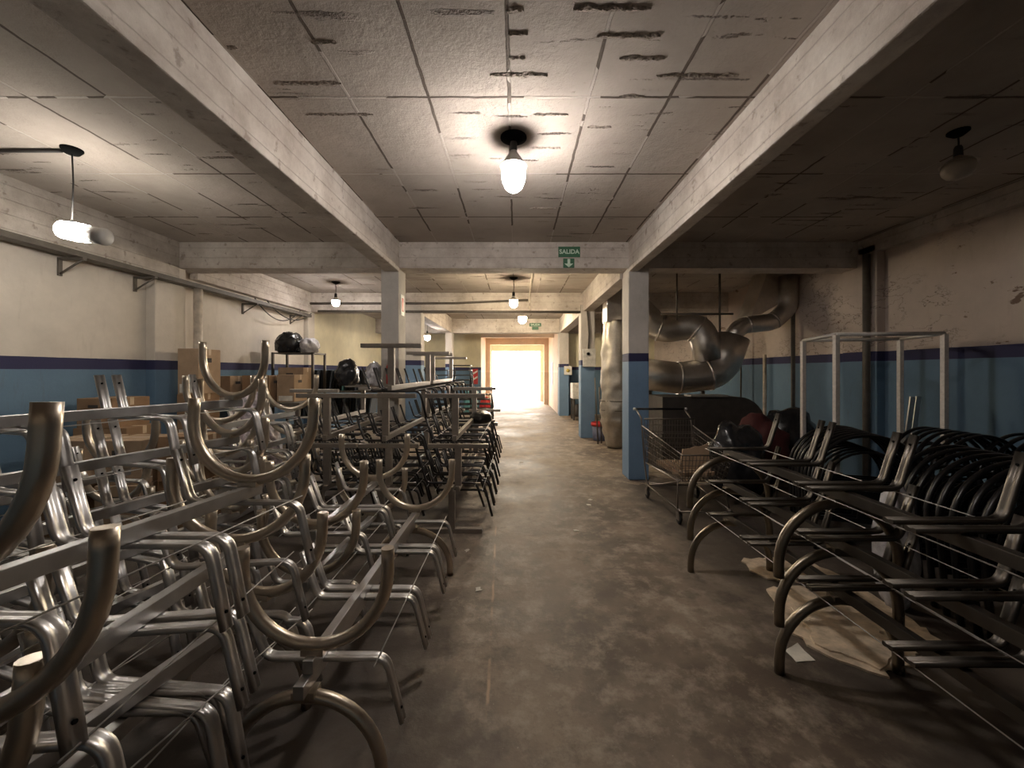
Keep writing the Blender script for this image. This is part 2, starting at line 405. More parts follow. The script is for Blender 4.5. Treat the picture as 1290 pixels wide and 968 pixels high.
slab('wall_front_top', -1.5, 1.62, YF, YF+.2, 3.1, ZC, M['wall_peach'])
slab('wall_corridor_left', -1.7, -1.5, YF+.2, YD+.2, 0, 3.3, M['wall_peach'])
slab('wall_corridor_right', 1.62, 1.82, 15.4, YD+.2, 0, 3.3, M['wall_peach'])
slab('ceiling_corridor', -1.7, 1.82, YF+.2, YD+.2, 3.3, 3.45, M['wall_peach'])
# far portals and the open street door
mb = MB(); mb.box(-1.5, -1.28, 19.8, 20.1, 0, 3.3); mb.box(1.40, 1.62, 19.8, 20.1, 0, 3.3); mb.box(-1.28, 1.40, 19.8, 20.1, 2.98, 3.3)
struct(mb.build('trim_1', M['wall_peach']))
mb = MB(); mb.box(-1.5, -1.33, YD-.2, YD+.1, 0, 3.3); mb.box(1.36, 1.62, YD-.2, YD+.1, 0, 3.3); mb.box(-1.33, 1.36, YD-.2, YD+.1, 2.78, 3.3)
struct(mb.build('door_1', M['wall_peach']))
slab('ground', -14, 14, YD+.2, YD+16, -0.14, -0.02, M['pavement'])

# beams
def beam(name, x0, x1, y0, y1, z0, z1=ZC):
    mb = MB(); mb.box(x0, x1, y0, y1, z0, z1+.02, bev=0.012); return struct(mb.build(name, M['beam']))
beam('beam_left', -2.00, -1.77, YB, Y1+.02, 3.165)
beam('beam_right', 1.71, 1.85, YB, Y1+.02, 3.165)
beam('beam_cross_first', XL, XR, Y1, Y1+.34, 3.215)
beam('beam_cross_second', XL, XR, Y2, Y2+.32, 3.13)
beam('beam_cross_third', XL, XR, Y3, Y3+.32, 3.08)
beam('beam_right_rear', 1.66, 1.9, Y1+.34, Y2, 3.13)
beam('beam_right_far', 1.62, 1.9, Y2+.32, Y3, 3.08)
beam('beam_left_far', -2.75, -2.38, Y2+.32, Y3, 3.08)
beam('beam_left_wall', XL, XL+.14, YB, Y1, 3.02)
beam('beam_left_wall_rear', XL, XL+.14, Y1+.34, Y2, 3.12)
beam('beam_right_wall', XR-.12, XR, YB, Y1, 3.38)
def column(name, x0, x1, y0, y1, z1, mat=None, lip=True):
    mb = MB(); mb.box(x0, x1, y0, y1, 0, z1, bev=0.015)
    return struct(mb.build(name, mat or M['column']))
column('column_left', -2.05, -1.78, Y1+.005, Y1+.38, 3.4, M['column_bare'])
column('column_right', 1.71, 2.02, Y1+.005, Y1+.38, 3.4)
column('column_right_rear', 1.60, 1.95, Y2-.1, Y2+.24, 3.3)
column('column_right_far', 1.60, 1.96, Y3-.1, Y3+.25, 3.3)
column('column_left_rear', -2.76, -2.36, Y2-.02, Y2+.34, 3.3)
column('column_left_far', -2.62, -2.36, Y3-.1, Y3+.25, 3.3)
column('column_wall_left', XL-.01, XL+.13, 5.62, 6.14, 3.3, M['wall_left'])
column('column_wall_right', XR-.12, XR+.01, 5.7, 6.3, 3.5, M['wall_right'])
column('column_wall_left_rear', XL-.01, XL+.12, Y2-.1, Y2+.2, 3.3, M['wall_left'])

# ragged scars left on the slab by the formwork (centre x, y and length, metres)
from mathutils import noise as mn
M['scar'] = plain('scar_concrete', (0.31, 0.265, 0.225), 0.95, var=0.55, scale=38, spec=0.1, bmp=0.8)
SC = [(722, 820, 10), (752, 832, 45), (780, 838, 73), (827, 930, 95), (617, 690, 94), (638, 660, 12), (640, 665, 42), (641, 653, 73), (655, 662, 72), (780, 812, 121),
      (672, 716, 144), (668, 706, 186), (345, 430, 105), (385, 470, 144), (392, 424, 53), (668, 702, 262), (740, 770, 160), (286, 300, 60)]
for k, (xa, xb, yy) in enumerate(SC):
    Y = 500*(ZC-1.65)/(468-yy); X0 = (xa-650)*Y/500; X1 = (xb-650)*Y/500
    nx = max(8, int((X1-X0)/.008)); ny = 9; mb = MB(); wd = .030 if (k in (0, 1, 2, 3, 4, 12)) else .022
    for i in range(nx+1):
        u = i/nx; x = X0+(X1-X0)*u
        wl = wd*(.55+.9*abs(mn.noise(Vector((x*9, k*3.3, 0)))))*min(1, 8*u+.2, 8*(1-u)+.2)
        for j in range(ny+1):
            v = j/ny*2-1; y = Y+v*wl+.010*mn.noise(Vector((x*14, k, 5)))+.006*mn.noise(Vector((x*70, v*3, k)))
            h = max(0.0, 1-abs(v)**1.5)*(.004+.013*abs(mn.noise(Vector((x*32, v*2.2, k*1.7))))+.007*abs(mn.noise(Vector((x*90, v*6, k)))))
            mb.v.append((x, y, ZC-h+.0005))
    for i in range(nx):
        for j in range(ny): a = i*(ny+1)+j; mb.face((a, a+1, a+ny+2, a+ny+1))
    struct(mb.build('ceiling_scar', M['scar'], recalc=False))

# ------------------------------------------------------------------ lamps
def pendant(x, y, zb, mat, label, rose=0.09, cord=True, bulb=(0.085, 0.30)):
    t = thing('pendant_lamp', label, 'lamp', (x, y, ZC), group='bulbs hanging from the ceiling')
    MB().lathe([(0.0, -0.045), (rose*.5, -0.04), (rose, -0.012), (rose, 0.0)]).build('ceiling_rose', M['hole'], t)
    top = zb + bulb[1]*0.5 - ZC
    MB().tube([(0, 0, -.02), (0.004, 0, top*.5), (0, 0, top+.02)], 0.006, 8).build('cord', M['cable'], t)
    MB().lathe([(0.0, top+.075), (0.02, top+.07), (0.028, top+.05), (0.03, top-.015), (0.0, top-.02)]).build('socket', M['cable'], t)
    r, h = bulb; z = top
    # opaque flared top added to keep light off the ceiling, glowing globe below
    MB().lathe([(0.0001, z-.01), (0.026, z-.015), (0.034, z-.035), (r*.66, z-h*.22), (r*1.0, z-h*.36), (r*1.13, z-h*.40), (r*1.10, z-h*.41), (r*.9, z-h*.385), (0.0001, z-h*.36)], seg=24).build('added_neck', mat if mat is M['dead_bulb'] else M['plastic'], t)
    MB().lathe([(r*.93, z-h*.385), (r, z-h*.56), (r*.94, z-h*.74), (r*.70, z-h*.9), (r*.36, z-h*.98), (0.0001, z-h)], seg=24).build('bulb', mat, t)
    return t
pendant(-0.02, 3.32, 3.33, M['lit'], 'lit white bulb hanging lowest and nearest in the middle of the ceiling', 0.11, bulb=(0.10, 0.36))
pendant(-0.05, 8.3, 3.11, M['lit_warm'], 'lit bulb hanging on a cord over the aisle behind the first cross beam', bulb=(0.09, 0.26))
pendant(0.20, 12.3, 3.3, M['lit_warm'], 'lit bulb hanging farther along the aisle, lower right of its twin', bulb=(0.13, 0.34))
pendant(-3.95, 8.7, 3.18, M['lit'], 'lit bulb with pale blue glow over the dark chair rows at left', bulb=(0.08, 0.22))
pendant(-2.95, 13.2, 2.80, M['lit'], 'small far bulb glowing in the bay left of the street door', bulb=(0.10, 0.26))
pendant(3.61, 3.24, 3.32, M['dead_bulb'], 'unlit bulb with dark socket hanging in the dark right bay', 0.07, bulb=(0.105, 0.20))
# left lamp: long lamp hanging askew on a cord
t = thing('pendant_lamp', 'bright lamp tilted on a long cord in the left bay', 'lamp', (-3.91, 3.495, ZC), group='bulbs hanging from the ceiling')
MB().lathe([(0.0, -0.05), (0.05, -0.045), (0.075, -0.012), (0.075, 0.0)]).build('ceiling_rose', M['hole'], t)
MB().tube([(0, 0, -.02), (0.012, 0, -.3), (0.0, 0, -.66)], 0.006, 8).build('cord', M['cable'], t)
mt = Matrix.Translation((0.05, 0, -.735)) @ Matrix.Rotation(math.radians(100), 4, 'Y')
MB().lathe([(0.0001, -0.16), (0.05, -0.155), (0.075, -0.13), (0.082, 0.0), (0.075, 0.10), (0.06, 0.12)], seg=24, mat=mt).build('bulb', M['lit_left'], t)
MB().lathe([(0.06, 0.12), (0.072, 0.125), (0.074, 0.25), (0.05, 0.27), (0.0001, 0.27)], seg=24, mat=mt).build('lamp_base', M['plastic'], t)
MB().tube([(0, 0, -.64), (0.0, 0, -.68)], 0.022, 10).build('socket', M['cable'], t)

# ------------------------------------------------------------------ pipes, trays and cables on the walls and ceiling
def pipe(name, pts, r, mat, label, cat='pipe', seg=8, rad=0.08): return tag(MB().tube(corner(pts, rad) if len(pts) > 2 else pts, r, seg).build(name, mat), label, cat)
t = thing('cable_tray', 'grimy cable tray running along the top of the left wall', 'cable tray', (XL+.2, 0, 2.965))
mb = MB(); mb.box(-.06, .10, YB+.1, 9.6, -.012, 0); mb.box(.09, .10, YB+.1, 9.6, 0, .05); mb.box(-.06, -.05, YB+.1, 9.6, 0, .05)
mb.build('tray', M['pipe'], t)
for y in (2.3, 4.55, 5.45, 7.6, 9.2):
    b = MB(); b.box(-.2, .10, y-.02, y+.02, -.04, -.012)
    b.tube([(.08, y, -.03), (-.19, y, -.2)], .012, 6); b.box(-.2, -.18, y-.02, y+.02, -.22, -.03)
    b.build('bracket', M['pipe'], t)
pipe('wall_pipe', [(XL+.21, 6.28, 0), (XL+.21, 6.28, 3.04)], .06, M['pipe_pale'], 'pale brown vertical pipe on the left wall beside the tall boxes')
for k, (a, b_, dz) in enumerate(((7.6, 9.2, .32), (7.9, 9.6, .26))):
    pts = [(XL+.24+.05*k, a+(b_-a)*i/14, 3.05-dz*4*(i/14)*(1-i/14)) for i in range(15)]
    tag(MB().tube(pts, .011, 6).build('sagging_cable', M['cable']), ['black cable sagging lowest under the left wall tray', 'second black cable sagging under the left wall tray'][k], 'cable')
pipe('conduit', [(-5.1, Y2-.06, 3.33), (-1.5, Y2-.05, 3.34), (.3, Y2-.05, 3.42)], .028, M['pipe'], 'dark conduit crossing the second ceiling beam high up', 'conduit')
pipe('conduit', [(-4.9, Y2-.07, 3.14), (1.6, Y2-.07, 3.12)], .03, M['pipe'], 'dark conduit along the lower edge of the second ceiling beam', 'conduit')
pipe('conduit', [(-5.0, 3.495, ZC-.02), (-4.0, 3.495, ZC-.02)], .014, M['cable'], 'black conduit on the ceiling feeding the tilted left lamp', 'conduit')
pipe('conduit', [(.32, 7.2, ZC-.02), (.34, 9.7, ZC-.02), (.34, 9.86, ZC-.1), (.34, 9.86, 3.2)], .02, M['pipe_pale'], 'pale conduit on the ceiling beside the aisle bulb', 'conduit')
pipe('wall_pipe', [(5.2, 8.3, 0), (5.2, 8.3, 2.0)], .035, M['pipe_pale'], 'thin pale pipe standing against the right wall near the ducts')
pipe('wall_pipe', [(5.2, 7.45, 0), (5.2, 7.45, 2.9)], .035, M['pipe'], 'dark vertical pipe on the right wall behind the white frame')
pipe('wall_pipe', [(5.1, 9.0, 0), (5.1, 9.0, 2.6)], .018, M['pipe'], 'thin dark rod on the right wall behind the dark hood')
pipe('wall_pipe', [(5.12, 5.8, 0), (5.12, 5.8, 3.36)], .045, M['pipe'], 'dark pipe running down the right wall pilaster')

# ------------------------------------------------------------------ signs
t = thing('exit_sign', 'green SALIDA sign high on the first cross beam', 'sign', (.807, Y1, 3.455))
MB().box(-.165, .165, -.012, 0, -.075, .085, bev=.004).build('sign_board', M['green'], t)
def text(body, size, mat, parent, loc, name='lettering'):
    cu = bpy.data.curves.new(name, 'FONT'); cu.body = body; cu.size = size; cu.align_x = 'CENTER'; cu.align_y = 'CENTER'
    cu.extrude = .002; cu.offset = .002
    o = bpy.data.objects.new(name, cu); C.objects.link(o); cu.materials.append(mat)
    me = bpy.data.meshes.new_from_object(o); bpy.data.objects.remove(o)
    o = bpy.data.objects.new(name, me); C.objects.link(o)
    o.rotation_euler = (PI/2, 0, 0); o.location = loc; o.parent = parent; return o
text('SALIDA', .092, M['sign_pale'], t, (0, -.014, .004))
t = thing('arrow_sign', 'small green sign with down arrow under the SALIDA board', 'sign', (.80, Y1, 3.30))
MB().box(-.085, .085, -.012, 0, -.082, .06, bev=.004).build('sign_board', M['green'], t)
MB().prism([(-.02, .05), (.02, .05), (.02, -.02), (.065, -.02), (0, -.075), (-.065, -.02), (-.02, -.02)], 'y', -.018, -.012).build('arrow', M['sign_pale'], t)
t = thing('exit_sign', 'far green exit sign on the third cross beam', 'sign', (.72, Y3, 3.32))
MB().box(-.22, .22, -.012, 0, .0, .13, bev=.004).build('sign_board', M['green'], t)
MB().box(-.12, .12, -.012, 0, -.12, -.01, bev=.004).build('arrow_board', M['green'], t)
text('SALIDA', .105, M['sign_pale'], t, (0, -.014, .065))
t = thing('fire_sign', 'small white sign with red figure on the left column', 'sign', (-1.78, 6.2, 2.68))
MB().box(0, .01, -.09, .09, -.16, .16).build('sign_board', M['sign_white'], t)
MB().box(.01, .014, -.05, .05, -.10, .11, bev=.002).build('pictogram', M['red'], t)
t = thing('alarm_box', 'small yellow box on blue wall by the far column', 'alarm', (1.92, Y3-.12, 1.68))
MB().box(-.14, .14, -.04, .02, -.16, .16, bev=.01).build('box', M['sign_white'], t)
MB().lathe([(.0001, .0), (.06, 0), (.07, .02), (.0001, .03)], mat=Matrix.Translation((0, -.04, 0)) @ Matrix.Rotation(PI/2, 4, 'X')).build('button', M['sign_yellow'], t)
t = thing('switch_box', 'pale switch box on the rear right column', 'switch box', (1.78, Y2-.1, 1.98))
MB().box(-.14, .17, -.11, .0, -.22, .22, bev=.012).build('box', M['machine'], t)
MB().lathe([(.0001, .0), (.035, 0), (.035, .03), (.0001, .035)], mat=Matrix.Translation((-.02, -.11, .1)) @ Matrix.Rotation(PI/2, 4, 'X')).build('dial', M['hole'], t)
MB().tube([(.0, -.04, .22), (.02, -.04, .6), (-.03, -.04, 1.2)], .018, 8).build('conduit', M['pipe'], t)

# ------------------------------------------------------------------ bench frames (waiting-room benches without seats)
# flattened tube with a shallow groove along each broad face
SEC = [(.024, 0), (.0235, .006), (.020, .0095), (.010, .0100), (.004, .0068), (-.004, .0068), (-.010, .0100), (-.020, .0095), (-.0235, .006),
       (-.024, 0), (-.0235, -.006), (-.020, -.0095), (-.010, -.0100), (-.004, -.0068), (.004, -.0068), (.010, -.0100), (.020, -.0095), (.0235, -.006)]
def bracket_mesh(right_style, y, rnd, hole=True):
    mb = MB()
    if right_style: pts = [(.365, y, .775), (.275, y, .492), (-.20, y, .492)]
    else: pts = [(.345, y, .765), (.275, y, .492), (-.24, y, .492), (-.325, y, .245)]
    path = corner(pts, .07, 6)
    path = [path[0], path[0].lerp(path[1], .6)] + path[1:]
    if rnd: mb.tube(path, .0125, 8, up=(0, 1, 0))
    else: mb.tube(path, .024, len(SEC), up=(0, 1, 0), sec=SEC)
    if hole:
        mb.cur = 1
        for a, b_ in ([(Vector(pts[0]), Vector(pts[1]))] + ([] if right_style else [(Vector(pts[3]), Vector(pts[2]))])):
            d = (b_-a).normalized(); c = a + d*.055; nn = d.cross(Vector((0, 1, 0))).normalized()
            mb.tube([c-nn*.0122, c+nn*.0122], .0055, 8)
        mb.cur = 0
    return mb
def make_bench(name, label, group, seats, leg_ys, style='arc', right=False, r=.30, mats=('steel_beam', 'chrome_film', 'steel'), H=.40):
    t = thing(name, label, 'bench frame', group=group)
    y1 = max(leg_ys); y0 = min(leg_ys)
    mb = MB(); mb.box(-.021, .021, y0-.06, y1+.06, H+.026, H+.080, bev=.003); mb.build('beam', M[mats[0]], t)
    for y in leg_ys:
        mb = MB()
        if style == 'arc':
            pts = [(-r, y, 0), (-r, y, .05)] + [(-r*math.cos(PI*k/20), y, H-r+r*math.sin(PI*k/20)) for k in range(21)] + [(r, y, .05), (r, y, 0)]
            mb.tube(pts, .0255, 14)
            mb.box(-.045, .045, y-.03, y+.03, H+.005, H+.030)
        else:
            mb.box(-.31, .31, y-.028, y+.028, 0, .045, bev=.006); mb.box(-.033, .033, y-.025, y+.025, .04, .43, bev=.004)
        mb.build('leg', M[mats[1]], t)
    sw = .45 if style == 'arc' else .33; pitch = (y1-y0-.12-sw)/max(1, seats-1)
    for k in range(seats):
        a = y0+.06+k*pitch
        for y in (a, a+sw): bracket_mesh(right, y, style != 'arc', style == 'arc').build('seat_bracket', [M[mats[2]], M['hole']], t)
    for x in () if not seats else ((-.19, .255) if right else (-.235, .25)): MB().tube([(x, y0-.02, .478), (x, y1+.02, .478)], .0028, 6).build('tie_rod', M['rod'], t)
    return t
FAR = (0, -60, 0)
G1 = 'shiny bent-tube bench frames stacked on the left'
def stack(proto, placements, first=True):
    """placements: (x, y, z, inverted, yaw, label); the prototype takes the first place, copies the rest"""
    for i, (x, y, z, inv, yaw, label, grp, *tl) in enumerate(placements):
        rot = ((PI if inv else 0)+(tl[0] if tl else 0), 0, yaw)
        if i == 0 and first:
            proto.location = (x, y, z); proto.rotation_euler = rot; proto['label'] = label; proto['group'] = grp
        else: dup(proto, (x, y, z), rot, label, grp)
ba = make_bench('bench_frame', 'upright steel beam on arched legs beside the aisle, under an upturned bench frame', G1, 0, (-.82, .82), H=.36)
ba.location = (-.835, 2.40, 0); ba.rotation_euler = (0, 0, PI)
b3 = make_bench('bench_frame', 'x', G1, 3, (-.82, .82))
pl = [(-.83, 2.46, .921, True, 0, 'upturned steel bench frame nearest the aisle with raised U legs', G1)]
for i in range(5):
    pl.append((-2.31+.012*(-1)**i, 2.12, .772+.2745*i, True, -math.radians(16), f'upturned bench frame, {ORD(i,5)} in the tall stack by the left wall', G1))
stack(b3, pl)
b2 = make_bench('bench_frame', 'x', G1, 2, (-.55, .55))
pl = []
pl.append((-1.33, 1.40, 0, False, PI, 'upright bench frame on the floor under the near left foreground stack', G1))
for i in range(3):
    pl.append(((-1.31, -1.285, -1.31)[i], 1.42+(.03, -.02, 0)[i], .985+.2825*i, True, (-.10, .12, -.02)[i], f'upturned bench frame, {ORD(i,3)} of three in the near left foreground stack', G1, -.06))
for i in range(2):
    pl.append((-1.31+.02*i, 3.06+.04*i, .772+.30*i, True, .02*i, f'upturned bench frame, {ORD(i,2)} of two behind the foreground stack', G1))
for i in range(2):
    pl.append((-1.93, .80+.03*i, .772+.27*i, True, .02, f'upturned bench frame, {ORD(i,2)} of two at the left edge of the picture', G1))
for i in range(3):
    pl.append((-3.15+.02*(-1)**i, 2.5+.02*i, .772+.27*i, True, -.1, f'upturned bench frame, {ORD(i,3)} in the hidden stack behind the tall left one', G1))
for i in range(4):
    pl.append((-2.60+.02*(-1)**i, 4.0+.02*i, .772+.28*i, True, 0, f'upturned bench frame, {ORD(i,4)} in the stack left of the dark benches', G1))
stack(b2, pl)
# right stack, upright, three high
G2 = 'dark bent-tube bench frames nested on the right'
br_ = make_bench('bench_frame', 'x', G2, 4, (-1.1, 0.0, 1.1), right=True, r=.325, mats=('steel_dark', 'steel_arc', 'steel_dark'))
stack(br_, [(1.765-.008*i, 2.17-.01*i, .268*i, False, 0, f'dark upright bench frame with arched legs, {ORD(i,3)} of three by the cart', G2) for i in range(3)])

# T-legged benches in the middle left
G3 = 'dusty T-legged bench frames stacked behind the shiny ones'
tb = make_bench('bench_frame', 'x', G3, 4, (-.84, .84), style='tee', r=.31, mats=('tbeam', 'tbeam', 'black_tube'))
def tstack(x, y, n, where):
    out = [(x-.035, y, 0, False, PI, f'T-legged bench frame standing on the floor {where}', G3)]
    zs = [.905, 1.42, 1.935][:n-1]
    for i, z in enumerate(zs):
        out.append((x+.035+.03*(-1)**i*(i > 0), y+.03+R.uniform(-.02, .02), z, True, R.uniform(-.015, .015), f'upturned T-legged frame, {ORD(i+1, n)} {where}', G3))
    return out
pl = tstack(-.62, 4.90, 3, 'in the dark stack beside the aisle') + tstack(-1.34, 4.90, 4, 'in the tall dark stack before the left column') \
   + tstack(-2.62, 5.95, 3, 'in the dark stack left of the column') + tstack(-1.98, 4.93, 3, 'in the dark stack left of the tallest one') + tstack(-1.36, 7.0, 4, 'in the dark stack just behind the left column') \
   + tstack(-.66, 6.95, 2, 'in the low dark stack behind, by the aisle') 
stack(tb, pl)

# stacked black stool frames further down the aisle
G4 = 'black stool frames stacked by the aisle'
t = thing('stool_frame', 'x', 'stool frame', group=G4)
mb = MB()
mb.tube(corner([(-.2, -.2, .44), (.2, -.2, .44), (.2, .2, .44), (-.2, .2, .44), (-.2, -.2, .44)], .04, 3), .011, 6)
mb.tube([(-.2, 0, .44), (.2, 0, .44)], .011, 6); mb.build('seat_frame', M['black_tube'], t)
for sx in (-1, 1):
    for sy in (-1, 1): MB().tube([(sx*.2, sy*.2, .44), (sx*.235, sy*.235, 0)], .011, 6).build('leg', M['black_tube'], t)
k = 0
for (x, y, n, where) in ((-1.75, 9.2, 12, 'left pile'), (-1.25, 9.25, 13, 'middle pile'), (-.78, 9.3, 8, 'pile nearest the aisle')):
    for i in range(n):
        lab = f'black tube stool frame stacked in the {where} by the far aisle'
        if k == 0: t.location = (x, y, 0); t['label'] = lab
        else: dup(t, (x+R.uniform(-.008, .008), y+R.uniform(-.008, .008), .112*i), (0, 0, R.uniform(-.03, .03)), lab, G4)
        k += 1

# ------------------------------------------------------------------ black arch frames on the right
G5 = 'black arched frames piled by the right wall'
def arch_proto():
    t = thing('arch_frame', 'x', 'arch frame', group=G5)
    r = .46; h = .60
    pts = [(-r, 0, 0), (-r, 0, .3)] + [(-r*math.cos(PI*k/22), 0, h+r*math.sin(PI*k/22)) for k in range(23)] + [(r, 0, .3), (r, 0, 0)]
    MB().tube(pts, .024, 8, r2=.015, up=(0, 1, 0)).build('arch', M['black'], t)
    pts = [(-r*.8*math.cos(PI*k/16), .012, h-.06+r*.8*math.sin(PI*k/16)) for k in range(17)]
    MB().tube(pts, .012, 6).build('inner_arch', M['black'], t)
    mb = MB(); mb.box(-r, r, -.012, .012, .27, .31); mb.box(-r*.8, r*.8, -.008, .008, .53, .555); mb.build('crossbar', M['black'], t)
    mb = MB(); mb.prism([(-.13, .31), (.13, .31), (.09, .54), (-.09, .54)], 'y', -.006, .006); mb.build('plate', M['black'], t)
    return t
ap = arch_proto(); k = 0
ROWS = [(3.30, 2.30, .05, .105, 8, -.12, 'row nearest the camera'), (3.22, 3.55, .05, .09, 8, -.28, 'row behind the bench frames'),
        (4.75, 2.75, .02, .10, 10, .05, 'row before the wall below the frame'), (4.30, 3.55, .03, .09, 7, .08, 'row just in front of the white frame')]
for (x, y, dx, dy, n, rz, where) in ROWS:
    for i in range(n):
        lab = f'black arched tube frame in the {where}'
        a = (x+.06*i*math.sin(-rz)+dx*0.3*i, y+dy*i, 0); rt = (-.10, 0, rz+R.uniform(-.03, .03))
        if k == 0: ap.location = a; ap.rotation_euler = rt; ap['label'] = lab
        else: dup(ap, a, rt, lab, G5)
        k += 1

# ------------------------------------------------------------------ white tube frame
t = thing('tube_frame', 'white square-tube frame standing against the right wall', 'frame', (4.2, 4.75, 0))
P4 = {'a': (-.62, -.35), 'b': (.40, -.45), 'c': (-.36, .50), 'd': (.66, .28)}
P4 = {'a': (-.65, -.35), 'b': (.42, -.47), 'c': (-.38, .53), 'd': (.66, .27)}
for kx, (x, y) in P4.items():
    MB().box(x-.024, x+.024, y-.024, y+.024, 0, 2.05, bev=.004).build('post', M['white_tube'], t)
def bar(p, q, z, rr=.022): return MB().tube([(p[0], p[1], z), (q[0], q[1], z)], rr, 4)
for p, q in (('a', 'b'), ('b', 'd'), ('d', 'c'), ('c', 'a')): bar(P4[p], P4[q], 2.06).build('top_rail', M['white_tube'], t)
for p, q in (('b', 'd'), ('c', 'a')): bar(P4[p], P4[q], .3).build('lower_rail', M['white_tube'], t)
for i in range(2):
    o = MB(); o.box(-.03, .03, -.008, .008, 0, 1.36); tag(o.build('flat_bar', M['steel'], None), ['pale flat bar leaning behind the black arches, left one', 'pale flat bar leaning behind the black arches, right one'][i], 'metal bar')
    ob = bpy.data.objects['flat_bar' if i == 0 else 'flat_bar.001']; ob.location = (4.52+.12*i, 4.7+.05*i, 0); ob.rotation_euler = (0, .13, 0)

# ------------------------------------------------------------------ shopping cart
t = thing('shopping_cart', 'wire shopping cart holding cardboard beside the blue column', 'cart', (2.03, 4.75, 0))
def L3(a, b, u): return tuple(a[i]+(b[i]-a[i])*u for i in range(3))
# basket corners: rear (y+) high, front (y-) low
RT = ((-.34, .55, .92), (.34, .55, .92)); RB = ((-.31, .50, .44), (.31, .50, .44))
FT = ((-.27, -.55, .76), (.27, -.55, .76)); FB = ((-.23, -.45, .46), (.23, -.45, .46))
mb = MB()
def grid(a, b, c, d, nu, nv, r=.0034):
    for i in range(nu+1): mb.tube([L3(a, b, i/nu), L3(c, d, i/nu)], r, 4, cap=False)
    for j in range(nv+1): mb.tube([L3(a, c, j/nv), L3(b, d, j/nv)], r, 4, cap=False)
grid(RT[0], FT[0], RB[0], FB[0], 26, 6); grid(RT[1], FT[1], RB[1], FB[1], 26, 6)
grid(FT[0], FT[1], FB[0], FB[1], 14, 5); grid(RB[0], RB[1], FB[0], FB[1], 16, 10)
mb.tube([RT[0], FT[0], FT[1], RT[1]], .008, 6)
mb.tube([RB[0], FB[0], FB[1], RB[1]], .006, 6)
mb.build('basket', M['cart_wire'], t)
mb = MB(); RU = ((-.33, .50, 1.02), (.33, .50, 1.02)); grid(RU[0], RU[1], RB[0], RB[1], 18, 7); mb.tube([RU[0], RU[1]], .011, 8)
mb.build('rear_flap', M['cart_wire'], t)
mb = MB(); grid((-.30, .30, .86), (.30, .30, .86), (-.30, .44, .60), (.30, .44, .60), 14, 4); mb.build('child_seat', M['cart_wire'], t)
mb = MB()
for s in (-1, 1):
    mb.tube(corner([(s*.34, .84, 1.12), (s*.335, .62, 1.02), (s*.33, .50, .44), (s*.32, .42, .17), (s*.27, -.52, .15)], .07), .011, 8)
    mb.tube([(s*.31, .46, .44), (s*.25, -.38, .45), (s*.28, -.45, .16)], .009, 6)
    mb.tube(corner([(s*.24, -.42, .45), (s*.29, .0, .30), (s*.31, .40, .2)], .1), .008, 6)
mb.tube([(-.27, -.52, .15), (.27, -.52, .15)], .011, 8); mb.tube([(-.32, .42, .17), (.32, .42, .17)], .011, 8)
mb.build('chassis', M['cart_wire'], t)
h = MB().tube([(-.36, .84, 1.12), (.36, .84, 1.12)], .015, 10).build('handle', M['black'], t)
for s in (-1, 1): MB().tube([(s*.345, .84, 1.12), (s*.375, .84, 1.12)], .019, 10).build('handle_cap', M['plastic'], h)
for s in (-1, 1):
    for y in (.40, -.48):
        x = s*(.32 if y > 0 else .27)
        c = MB().tube([(x, y, .17), (x, y, .12)], .016, 8); c.box(x-.022, x-.016, y-.03, y+.04, .05, .13); c.box(x+.016, x+.022, y-.03, y+.04, .05, .13)
        co = c.build('caster', M['cart_wire'], t)
        MB().lathe([(.0001, -.014), (.05, -.014), (.06, -.008), (.06, .008), (.05, .014), (.0001, .014)], mat=Matrix.Translation((x, y+.02, .06)) @ Matrix.Rotation(PI/2, 4, 'Y')).build('wheel', M['rubber'], co)
def sheet(name, pts, z0, th, mat, label, cat, loc=(0, 0, 0), rot=(0, 0, 0), wob=.01, seed=1):
    """a ragged flat sheet of some thickness"""
    rr = random.Random(seed); P = []
    for i in range(len(pts)):
        a = Vector(pts[i]); b = Vector(pts[(i+1) % len(pts)]); n = max(2, int((b-a).length/.05))
        for k in range(n):
            q = a.lerp(b, k/n); P.append((q.x+rr.uniform(-wob, wob), q.y+rr.uniform(-wob, wob)))
    mb = MB(); mb.prism(P, 'z', z0, z0+th); o = mb.build(name, mat); o.location = loc; o.rotation_euler = rot
    return tag(o, label, cat)
sheet('cardboard_sheet', [(-.2, -.34), (.2, -.34), (.24, .3), (-.24, .3)], 0, .05, M['cardboard_pale'], 'crushed cardboard lying in the bottom of the shopping cart', 'cardboard', (2.03, 4.78, .468), wob=.015)
t2 = sheet('cardboard_sheet', [(-.18, 0), (.2, 0), (.2, .3), (-.12, .24)], 0, .02, M['cardboard_pale'], 'cardboard piece leaning upright inside the cart basket', 'cardboard', (2.06, 4.60, .50), (PI/2.3, 0, .1), .01, 4)

